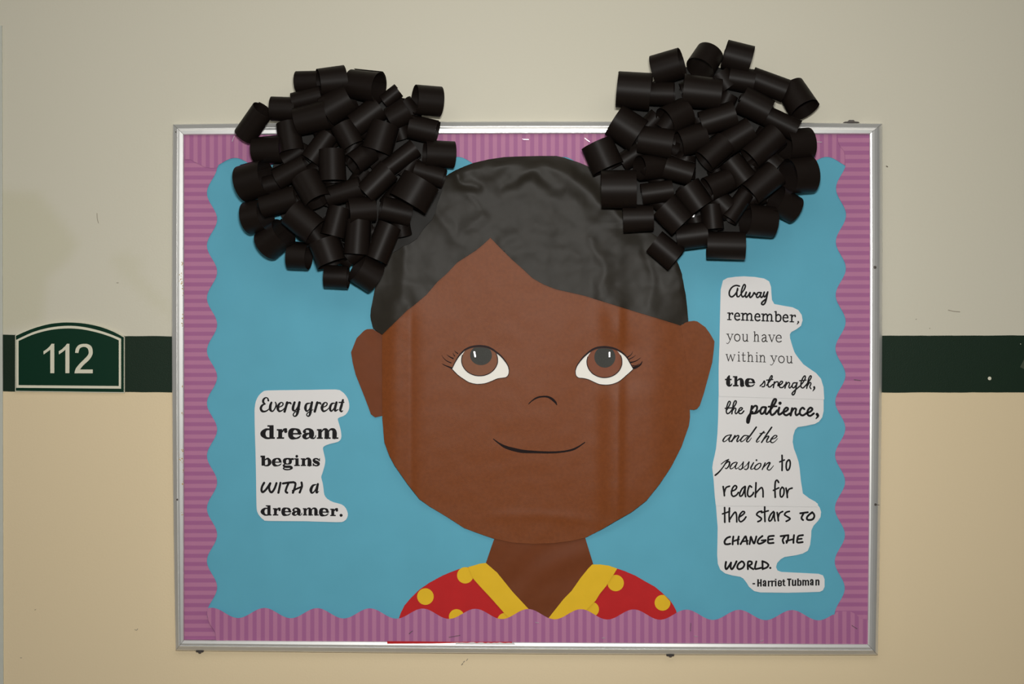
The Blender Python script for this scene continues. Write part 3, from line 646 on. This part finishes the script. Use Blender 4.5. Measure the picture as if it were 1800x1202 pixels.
lettering(sB, 1250, 700, 9, ['18: 240,195 292,105 304,62 280,50 252,120 240,205 258,242 300,220 340,165; 16: 222,158 332,150; 18: 335,170 388,92 398,50 376,42 350,100 328,245; 17: 338,195 372,155 392,170 380,218 395,244 425,215; 18: 425,212 475,185 495,160 468,148 436,190 445,238 485,238 518,200'], 'black script word the', depth=d2)
lettering(sB, 1250, 700, 9, ['27: 645,122 628,210 608,320 592,382 572,378 575,320 610,258 655,215; 26: 640,175 688,122 724,128 722,180 690,232 640,240; 24: 690,240 730,225 760,195; 26: 858,140 805,145 778,205 798,246 838,220 870,145; 26: 870,145 858,215 875,250 915,215; 27: 912,215 988,112 1028,32 1006,10 975,55 948,140 938,220 960,262 1002,242 1045,190; 22: 908,132 1035,126',
 '28: 1078,148 1062,218 1076,256 1115,238; C1090,77,27; 26: 1125,225 1190,200 1218,165 1188,148 1150,190 1150,242 1190,268 1245,238; 28: 1282,158 1258,270; 25: 1262,238 1308,165 1345,170 1334,225 1350,268 1395,238; 26: 1475,170 1445,148 1408,190 1408,248 1450,270 1505,238; 26: 1500,238 1570,210 1602,170 1570,148 1530,190 1525,250 1565,278 1625,238; 30: 1676,252,38 1690,280,30 1660,322,14'], 'bold black script word patience', depth=d2)
lettering(sB, 1250, 700, 9, ['16: 300,578,12 235,600,16 190,660,20 202,686,14 250,660,12 318,585,12; 17: 318,580,20 285,650,20 295,686,14 335,655,10; 16: 378,590,20 325,684,18; 14: 340,660,10 410,592,16 438,600,18 410,660,20 418,686,14 465,645,10; 16: 575,590,12 520,592,16 470,652,20 478,686,14 525,660,12 590,590,12; 18: 715,455,20 640,560,20 565,660,20 575,690,14 605,672,12 638,625,8',
 '18: 835,525,18 770,600,20 720,670,18 728,694,12 765,672,8; 12: 770,556 852,545; 18: 958,458,20 880,570,20 798,698,18; 14: 825,660,10 885,602,14 912,604,18 885,655,20 878,690,14 915,688,12 955,645,8; 16: 948,652,10 1018,625,14 1042,595,14 1005,588,14 955,640,20 942,685,18 972,702,14 1012,680,10 1052,635,8'], 'thin black slanted script words and the', depth=d2)
lettering(sB, 1250, 800, 9, ['18: 278,65,14 240,110,18 180,200,16 120,270,20 66,316,22; 12: 160,140 225,90 275,66; 14: 205,160,8 262,105,18 292,112,22 280,170,20 240,212,14 222,200,10; 14: 398,108,12 342,130,16 302,185,18 312,216,14 360,190,10 412,118,10; 16: 412,118,16 385,178,18 392,215,14 432,195,8; 14: 425,205,8 490,135,10 512,100,12 502,150,18 495,198,18 465,226,14 440,216,16; 14: 500,210,8 560,155,10 602,100,12 590,150,18 585,198,18 555,226,14 530,218,16',
 '18: 672,118,16 632,190,20 632,220,14 668,212,10 702,175,8; C718,78,15; 16: 752,130,14 702,170,18 690,215,18 730,222,14 778,180,16 785,132,16 752,130,12; 18: 855,122,18 808,226,16; 14: 820,205,8 890,130,16 930,120,22 905,175,20 888,218,16 920,235,14 950,212,12 988,165,8'], 'thin black slanted script word passion', depth=d2)
lettering(sB, 1250, 800, 9, ['22: 1122,2 1124,120 1122,240; 20: 1085,106 1160,74; 21: 1222,78 1195,112 1188,188 1204,238 1236,212 1252,140 1242,80 1220,76'], 'black hand lettered word to', depth=d2)
lettering(sB, 1250, 800, 9, ['22: 190,495 204,580 210,640; 21: 206,600 235,515 292,490; 21: 320,570 380,545 405,502 375,480 335,530 322,610 350,650 400,630 432,588; 21: 538,492 490,530 452,610 462,648 502,618 542,500; 21: 542,500 536,590 546,655; 22: 640,505 608,485 580,560 578,628 610,655 655,622 672,590; 22: 710,435 705,560 700,660; 21: 704,605 760,540 800,512 820,560 822,660',
 '22: 1068,430 1045,396 1018,420 1010,520 1014,665; 20: 985,556 1072,515; 21: 1125,505 1095,550 1095,640 1120,660 1150,610 1152,535 1125,505; 22: 1185,520 1200,600 1206,668; 21: 1202,615 1228,542 1282,520'], 'black hand lettered words reach for', depth=d2)
lettering(sC, 1250, 800, 9, ['22: 213,828 215,900 216,1060; 20: 180,928 240,908 292,888; 22: 290,835 285,950 289,1052; 21: 288,1025 350,930 385,900 402,950 406,1055; 21: 438,982 500,942 530,905 500,890 452,945 440,1020 470,1052 520,1020 552,975; 22: 800,885 750,898 720,938 760,972 795,1000 780,1032 740,1050; 22: 848,812 848,930 852,1048; 20: 798,908 905,878; 21: 988,890 942,938 913,1010 925,1042 962,1010 1000,905; 21: 1000,905 1000,985 1012,1040',
 '22: 1045,905 1056,970 1064,1036; 21: 1060,990 1082,920 1132,890; 22: 1238,888 1190,902 1162,940 1202,970 1248,1000 1232,1022 1188,1045'], 'black hand lettered words the stars', depth=d3)
lettering(sC, 1250, 800, 9, ['24: 1410,918 1530,902; 24: 1465,916 1436,970 1432,1002 1455,1026; 25: 1602,902 1545,945 1515,990 1532,1022 1600,1016 1632,972 1622,925 1590,905'], 'black handwritten capitals TO', depth=d3)
lettering(sC, 1250, 920, 9, ['25: 300,210 250,230 214,280 222,322 262,328 302,320; 24: 352,206 344,262 340,330; 22: 345,282 440,250; 24: 437,206 425,262 425,326; 24: 466,326 510,250 546,202 562,262 572,326; 20: 495,285 582,272; 24: 608,326 620,262 628,208 650,262 678,316 700,262 716,206; 24: 812,198 762,238 735,290 758,320 818,302 862,270; 22: 800,268 866,262; 24: 992,194 912,206 902,258 906,308 988,306; 22: 905,255 978,246',
 '24: 1100,200 1222,184; 24: 1165,200 1132,262 1148,312; 24: 1222,186 1215,250 1194,306; 22: 1188,278 1302,246; 24: 1312,184 1304,250 1302,306; 24: 1454,184 1382,198 1365,250 1366,300 1448,294; 22: 1368,248 1434,240'], 'black handwritten capitals CHANGE THE', depth=d3)
lettering(sC, 1250, 920, 9, ['25: 236,608 225,680 242,722 288,665 315,618; 25: 315,618 308,690 330,722 370,665 402,598; 24: 482,598 432,638 414,690 440,722 498,702 526,652 506,608 480,598; 24: 582,722 580,650 590,602 636,604 642,638 592,668; 24: 600,668 625,695 668,722; 24: 716,600 700,660 696,716 745,712 792,700; 24: 812,600 815,722; 24: 810,596 868,618 906,655 880,695 818,718; C936,702,18'], 'black handwritten capitals WORLD', depth=d3)
A_ = '30: 348,238,30 350,212,30 372,200,26 390,215,34 394,250,36; R376,235,412,330; 24: 385,262,20 350,280,30 350,312,30 388,308,20'
lettering(sC, 1315, 1005, 12.857, ['R98,252,160,282; R207,165,245,333; R272,165,308,331; R240,233,280,264', A_,
 'R445,198,480,331; 28: 482,222,20 512,212,28; R525,195,560,329; 28: 562,220,20 592,208,28; R605,198,642,327; R605,157,642,182; L22: 695,262 745,258; 28: 748,252,30 745,218,30 716,198,24 690,218,32 688,300,32 716,316,26 746,302,30 748,282,28; R785,168,820,305; 24: 805,300 834,310; R768,198,838,222',
 'R880,150,978,182; R910,150,948,320; 30: 1008,188,34 1008,290,34 1030,304,26 1060,288,20; R1052,180,1088,316; R1110,148,1145,316; 28: 1145,205,20 1178,196,26 1190,228,34 1190,280,34 1175,304,26 1145,298,20; R1225,178,1260,313; 28: 1258,202,20 1285,192,26 1300,215,34; R1283,210,1318,312; 28: 1316,202,20 1345,190,26 1362,215,34; R1345,208,1380,310',
 (A_, lambda x, y: (x + 1068, y - 24), 1.0), 'R1520,174,1555,309; 28: 1555,196,20 1580,184,28 1596,205,34; R1578,202,1613,306'], 'small bold condensed attribution line', depth=d3)

# ------------------------------------------------------------------ room number sign
sg = empty('room_sign', P(122, 689, 0.0008))
tag(sg, 'arched dark green room number sign with cream border reading 112', 'sign')
def arch(pts, n=4): return catmull(pts, n)
so = (0, 550, 5.4545)
outer = Z(*so, arch([(146, 214), (300, 150), (450, 106), (560, 90), (660, 86), (800, 95), (950, 125), (1080, 172), (1193, 230)])) + Z(*so, [(1193, 766), (145, 752)])
innerg = Z(*so, arch([(152, 219), (300, 155), (450, 111), (560, 95), (660, 91), (800, 100), (950, 130), (1080, 177), (1187, 234)])) + Z(*so, [(1187, 759), (151, 746)])
paper('plate', outer, .0052, M_cream, sg, thick=.0042)
paper('face_panel', innerg, .0056, M_sign, sg, thick=.0004)
bo = arch([(155, 258), (300, 190), (420, 153), (530, 132), (650, 123), (780, 131), (920, 160), (1050, 200), (1161, 246)]) + [(1161, 726), (155, 717)]
bi = arch([(178, 268), (300, 213), (420, 176), (530, 156), (650, 148), (780, 156), (920, 184), (1050, 224), (1139, 262)]) + [(1139, 700), (178, 692)]
k = Ink(*so, .0058)
N = len(bo)
for i in range(N):
    j = (i + 1) % N; k.poly([bo[i], bo[j], bi[j], bi[i]])
k.build('border_line', M_cream, sg)
def digit(pl): 
    paper('numeral', Z(*so, pl), .0064, M_cream, sg, thick=.0008)
digit([(482, 577), (482, 352), (455, 372), (418, 398), (416, 368), (450, 345), (478, 318), (494, 295), (520, 295), (520, 577)])
digit([(627, 577), (627, 352), (602, 372), (565, 398), (563, 368), (597, 345), (625, 318), (641, 295), (665, 295), (665, 577)])
digit(catmull([(720, 382), (728, 340), (755, 308), (800, 296), (845, 300), (878, 325), (889, 372), (880, 412), (850, 455), (800, 500), (766, 542)], 4) + [(889, 542), (889, 578), (714, 578), (718, 555)] +
      catmull([(728, 530), (760, 490), (810, 440), (845, 400), (850, 368), (840, 340), (815, 326), (785, 328), (762, 345), (752, 384)], 4))

# ------------------------------------------------------------------ hair puffs made of rolled paper strips
def curl(parent, cx, cy, ux, uz, L, dia, tilt, d, taper, seam, turn):
    C = P(cx, cy, d); kk = (D - d) / D; sc = kk / 1000.0
    L *= sc; r = dia * sc / 2
    t = math.radians(tilt)
    ax = Vector((ux * math.cos(t), -math.sin(t), uz * math.cos(t)))
    n1 = Vector((0, -1, 0)); n1 = (n1 - ax * n1.dot(ax)).normalized(); n2 = ax.cross(n1)
    N = 44; th = 0.00045; verts = []; faces = []; sm = []
    sk_ = random.uniform(-.06, .06)
    for i in range(N + 1):
        f = i / N; a = seam + 2 * math.pi * turn * f
        rr = r * (0.86 + 0.14 * min(1, f * 1.5)) + th
        for e in (-1, 1):
            re = rr * (1 + taper * e)
            for o in (0, th):
                verts.append(C + ax * (e * L / 2 + sk_ * L * (f - .5)) + (n1 * math.cos(a) + n2 * math.sin(a)) * (re - o))
    V = len(verts); base = list(verts)
    for i in range(N):
        b = i * 4; c = b + 4
        for (p, q) in ((0, 2), (3, 1)): faces.append([b + p, b + q, c + q, c + p]); sm.append(True)
    for side in ((1, 0), (2, 3)):
        o2 = len(verts)
        for i in range(N + 1): verts += [base[i * 4 + side[0]], base[i * 4 + side[1]]]
        for i in range(N): faces.append([o2 + i * 2, o2 + i * 2 + 1, o2 + i * 2 + 3, o2 + i * 2 + 2]); sm.append(False)
    o2 = len(verts); verts += base[:4] + base[-4:]
    faces.append([o2, o2 + 1, o2 + 3, o2 + 2]); faces.append([o2 + 6, o2 + 7, o2 + 5, o2 + 4]); sm += [False, False]
    return link('paper_curl', verts, faces, M_curl, parent, origin=C, smooth=sm)
def puff(label, cx, cy, R, groups, face_to, lo):
    root = empty('hair_puff', P(cx, cy, .021))
    tag(root, label, 'hair puff')
    n = 72
    pl = []
    for i in range(n):
        a = 2 * math.pi * i / n; rr = R * (lo + (1 - lo) * max(0, math.cos(a - face_to)) ** .7) + 2 * math.sin(i * 1.7)
        pl.append((cx + rr * math.cos(a), cy + rr * math.sin(a)))
    paper('backing_disc', pl, lambda x, y: .0270 + .003 * noise.noise(Vector((x / 35., y / 35., 2))), M_disc, root, grid=12)
    for (ox, oy, s, items) in groups:
        for it in items:
            x1, y1, x2, y2, dia, tilt, lift = it
            X1, Y1, X2, Y2 = ox + x1 / s, oy + y1 / s, ox + x2 / s, oy + y2 / s
            mx, my = (X1 + X2) / 2, (Y1 + Y2) / 2; L = math.hypot(X2 - X1, Y2 - Y1)
            ux, uz = (X2 - X1) / L, -(Y2 - Y1) / L; dp = dia / s * 1.14; L *= 1.06
            rho = math.hypot(mx - cx, my - cy) / R
            dep = .0305 + dp / 2000. + .006 * lift + .020 * max(0, 1 - rho * rho)
            curl(root, mx, my, ux, uz, L, dp, tilt, dep, random.uniform(-.05, .05), math.pi + random.uniform(-.5, .5) + .3, random.uniform(1.04, 1.16))
    for i in range(20):   # smaller curls lying deep between the others
        a = i * 2.39996; q = R * .80 * math.sqrt((i + .5) / 20); b_ = random.uniform(0, math.pi)
        curl(root, cx + q * math.cos(a), cy + q * math.sin(a), math.cos(b_), math.sin(b_), 40, 34, random.uniform(0, 14), .0300 + .017, .0, math.pi, 1.08)
    return root
s4 = 4.2857
LA = [(525, 185, 690, 180, 145, 12, 0), (880, 175, 690, 200, 195, 16, 1), (920, 190, 1145, 235, 205, 22, 1), (498, 333, 705, 285, 125, 3, 2), (745, 400, 925, 300, 210, 6, 0), (335, 385, 515, 392, 165, 5, 0),
      (115, 590, 275, 400, 155, 24, 1), (525, 480, 755, 430, 200, 6, 1), (455, 500, 490, 710, 165, 6, 0), (205, 700, 420, 692, 180, 12, 0), (105, 950, 300, 900, 250, 20, 0), (375, 915, 585, 805, 140, 6, 1),
      (790, 705, 798, 930, 183, 3, 1), (765, 590, 630, 780, 145, 5, 0), (870, 515, 950, 670, 165, 5, 1), (1190, 510, 1125, 710, 200, 4, 1), (1140, 385, 960, 520, 175, 6, 0), (1178, 335, 1285, 252, 100, 3, 2),
      (1225, 465, 1360, 390, 170, 6, 1), (1600, 340, 1415, 330, 205, 18, 1), (1380, 520, 1570, 565, 165, 3, 1), (1700, 740, 1490, 735, 185, 14, 0), (1410, 690, 1200, 850, 130, 4, 1), (1215, 860, 1045, 1030, 165, 4, 2),
      (1080, 710, 945, 820, 160, 22, 0), (1420, 850, 1625, 910, 135, 3, 1), (1465, 935, 1365, 1105, 275, 3, 2), (755, 1050, 1000, 978, 140, 4, 1), (585, 900, 690, 1090, 195, 16, 2), (1330, 340, 1420, 460, 120, 4, -1), (430, 780, 560, 700, 130, 5, -1), (900, 560, 1010, 480, 120, 4, -1)]
LB = [(265, 265, 520, 195, 160, 8, 1), (150, 350, 290, 325, 225, 22, 0), (280, 560, 430, 455, 215, 26, 0), (490, 310, 665, 455, 205, 6, 2), (470, 635, 610, 645, 180, 12, 0), (730, 530, 790, 695, 210, 5, 2), (740, 790, 905, 800, 155, 4, 0),
      (1110, 815, 975, 730, 215, 20, 0), (1222, 415, 1122, 665, 170, 5, 1), (990, 380, 975, 625, 172, 3, 2), (848, 285, 795, 490, 165, 4, 1), (1105, 290, 915, 310, 180, 14, 1), (1370, 330, 1160, 285, 165, 12, 0), (620, 420, 720, 560, 150, 4, -1), (560, 230, 660, 150, 130, 4, -1), (900, 640, 1000, 560, 150, 4, -1)]
puff('black paper hair puff on the left, made of rolled strips', 610, 316, 168, [(400, 100, s4, LA), (400, 300, s4, LB)], -.15, .78)
s5 = 4.0886
RA = [(575, 295, 765, 245, 200, 18, 1), (985, 170, 900, 300, 190, 26, 1), (1085, 180, 1260, 228, 190, 2, 0), (1115, 350, 1285, 380, 155, 4, 0), (1275, 352, 1510, 445, 150, 4, 1), (1560, 415, 1650, 590, 195, 24, 0), (315, 430, 540, 450, 240, 6, 1),
      (540, 462, 710, 470, 150, 10, 1), (790, 440, 1045, 470, 205, 5, 1), (1205, 505, 1390, 600, 180, 3, 1), (1370, 620, 1590, 728, 135, 3, 2), (295, 655, 460, 765, 230, 4, 0), (805, 600, 650, 680, 195, 20, 1), (915, 680, 1145, 610, 165, 5, 1),
      (475, 790, 705, 830, 185, 10, 1), (930, 775, 750, 830, 185, 10, 0), (1090, 825, 1262, 720, 165, 4, 1), (1085, 825, 935, 955, 165, 6, 2), (1455, 765, 1265, 935, 175, 4, 2), (1690, 830, 1510, 850, 210, 16, 0), (1700, 1050, 1530, 1070, 235, 20, 0),
      (165, 825, 245, 1000, 215, 3, 1), (630, 990, 460, 1010, 165, 26, 0), (655, 990, 840, 1045, 150, 3, 1), (1120, 950, 1230, 1090, 165, 4, 0), (720, 640, 640, 740, 140, 4, -1), (1040, 330, 1110, 430, 150, 4, -1), (1340, 900, 1450, 1000, 150, 4, -1)]
RB = [(200, 330, 436, 330, 248, 3, 1), (490, 370, 700, 342, 140, 3, 1), (805, 320, 910, 470, 185, 4, 1), (650, 455, 775, 590, 195, 5, 2), (1115, 270, 955, 345, 160, 12, 1), (1445, 225, 1265, 375, 178, 4, 2), (1232, 370, 1110, 550, 115, 4, 1), (985, 455, 1000, 622, 140, 4, 1),
      (1585, 490, 1440, 415, 185, 18, 0), (1425, 578, 1225, 560, 205, 14, 0), (957, 733, 1215, 740, 180, 3, 1), (740, 680, 950, 655, 165, 6, 0), (580, 712, 730, 838, 170, 4, 1), (355, 545, 560, 540, 175, 3, 1), (1000, 380, 1100, 480, 150, 4, -1), (700, 200, 800, 120, 130, 4, -1)]
puff('black paper hair puff on the right, made of rolled strips', 1232, 270, 165, [(1010, 50, s5, RA), (1010, 250, s5, RB)], 2.4, .93)

# ------------------------------------------------------------------ staples
def staple(px, py, ang, d, L, label, group=None, mat=None, wpx=.9):
    c = P(px, py, d); h = L / 2000.; w_ = wpx / 2000.; t = .0005
    a = math.radians(ang); ux = Vector((math.cos(a), 0, math.sin(a))); uz = Vector((-math.sin(a), 0, math.cos(a))); uy = Vector((0, -1, 0))
    v = []; f = []
    def bx(c0, hx, hy, hz):
        b = len(v)
        for i in (-1, 1):
            for j in (-1, 1):
                for k_ in (-1, 1): v.append(c0 + ux * i * hx + uy * j * hy + uz * k_ * hz)
        f.extend([[b + q for q in ff] for ff in BOXF])
    bx(c + uy * .0006, h, t / 2, w_); bx(c - ux * (h - w_), w_, .0010, w_); bx(c + ux * (h - w_), w_, .0010, w_)
    o = link('staple', v, f, mat or M_steel, None, origin=c)
    return tag(o, label, 'staple', group)
g = 'staples in the purple border'
for px, py, an, lb in ((924, 245, -5, 'level silver staple in top border midway between the hair puffs'), (1439.5, 249.5, -6, 'level silver staple in top border right of the right hair puff'), (410, 244, 70, 'steep silver staple in top border left of the left hair puff'), (1032, 246, -35, 'slanted silver staple in top border touching the right hair puff')): staple(px, py, an, .0125, 11, lb, g)
for px, py, an, lb in ((944, 1094, -10, 'short silver staple in bottom border just under the neck point'), (1061, 1121, 0, 'short silver staple in bottom border below the right dress panel'), (1223, 1118, -10, 'short silver staple in bottom border right of the dark upright staple'), (1339, 1126, 20, 'short silver staple in bottom border below the attribution line')): staple(px, py, an, .0171, 6, lb, g)
staple(722, 1111, 40, .0171, 8, 'tilted staple in bottom border above the red sliver', g, M_darkmetal)
staple(799, 1118, 10, .0171, 20, 'long dark bent staple in bottom border right of the red sliver', g, M_darkmetal, .7)
staple(1214, 1102, 88, .0171, 14, 'dark upright staple in the bottom border below the right dress panel', g, M_darkmetal, .7)
staple(1502, 1102, -32, .0171, 11, 'dark slanted staple in the bottom right border corner', g, M_darkmetal, .8)
staple(1507, 668, -8, .0126, 12, 'dark staple in right border just above the overlap seam', g, M_darkmetal, 1.0)
staple(834.6, 622.5, -80, face_h(834, 622) + .0026, 10, 'silver staple shaped as the glint on the pupil of the eye nearer the room sign', 'staples shaped as the glints on the eyes', None, 2.6)  # extra-wide bar put in for the bright glint on the pupil, built as a staple
staple(1071.3, 623, 90, face_h(1071, 623) + .0026, 9, 'upright silver staple shaped as the glint on the pupil of the right eye', 'staples shaped as the glints on the eyes', None, 2.6)  # same here: size and place of the bar are those of the glint
staple(1219, 380, 75, .034, 10, 'silver staple deep between the curls of the right hair puff', None, None, 3)
for o in bpy.data.objects:
    if '_w' in o: del o['_w']
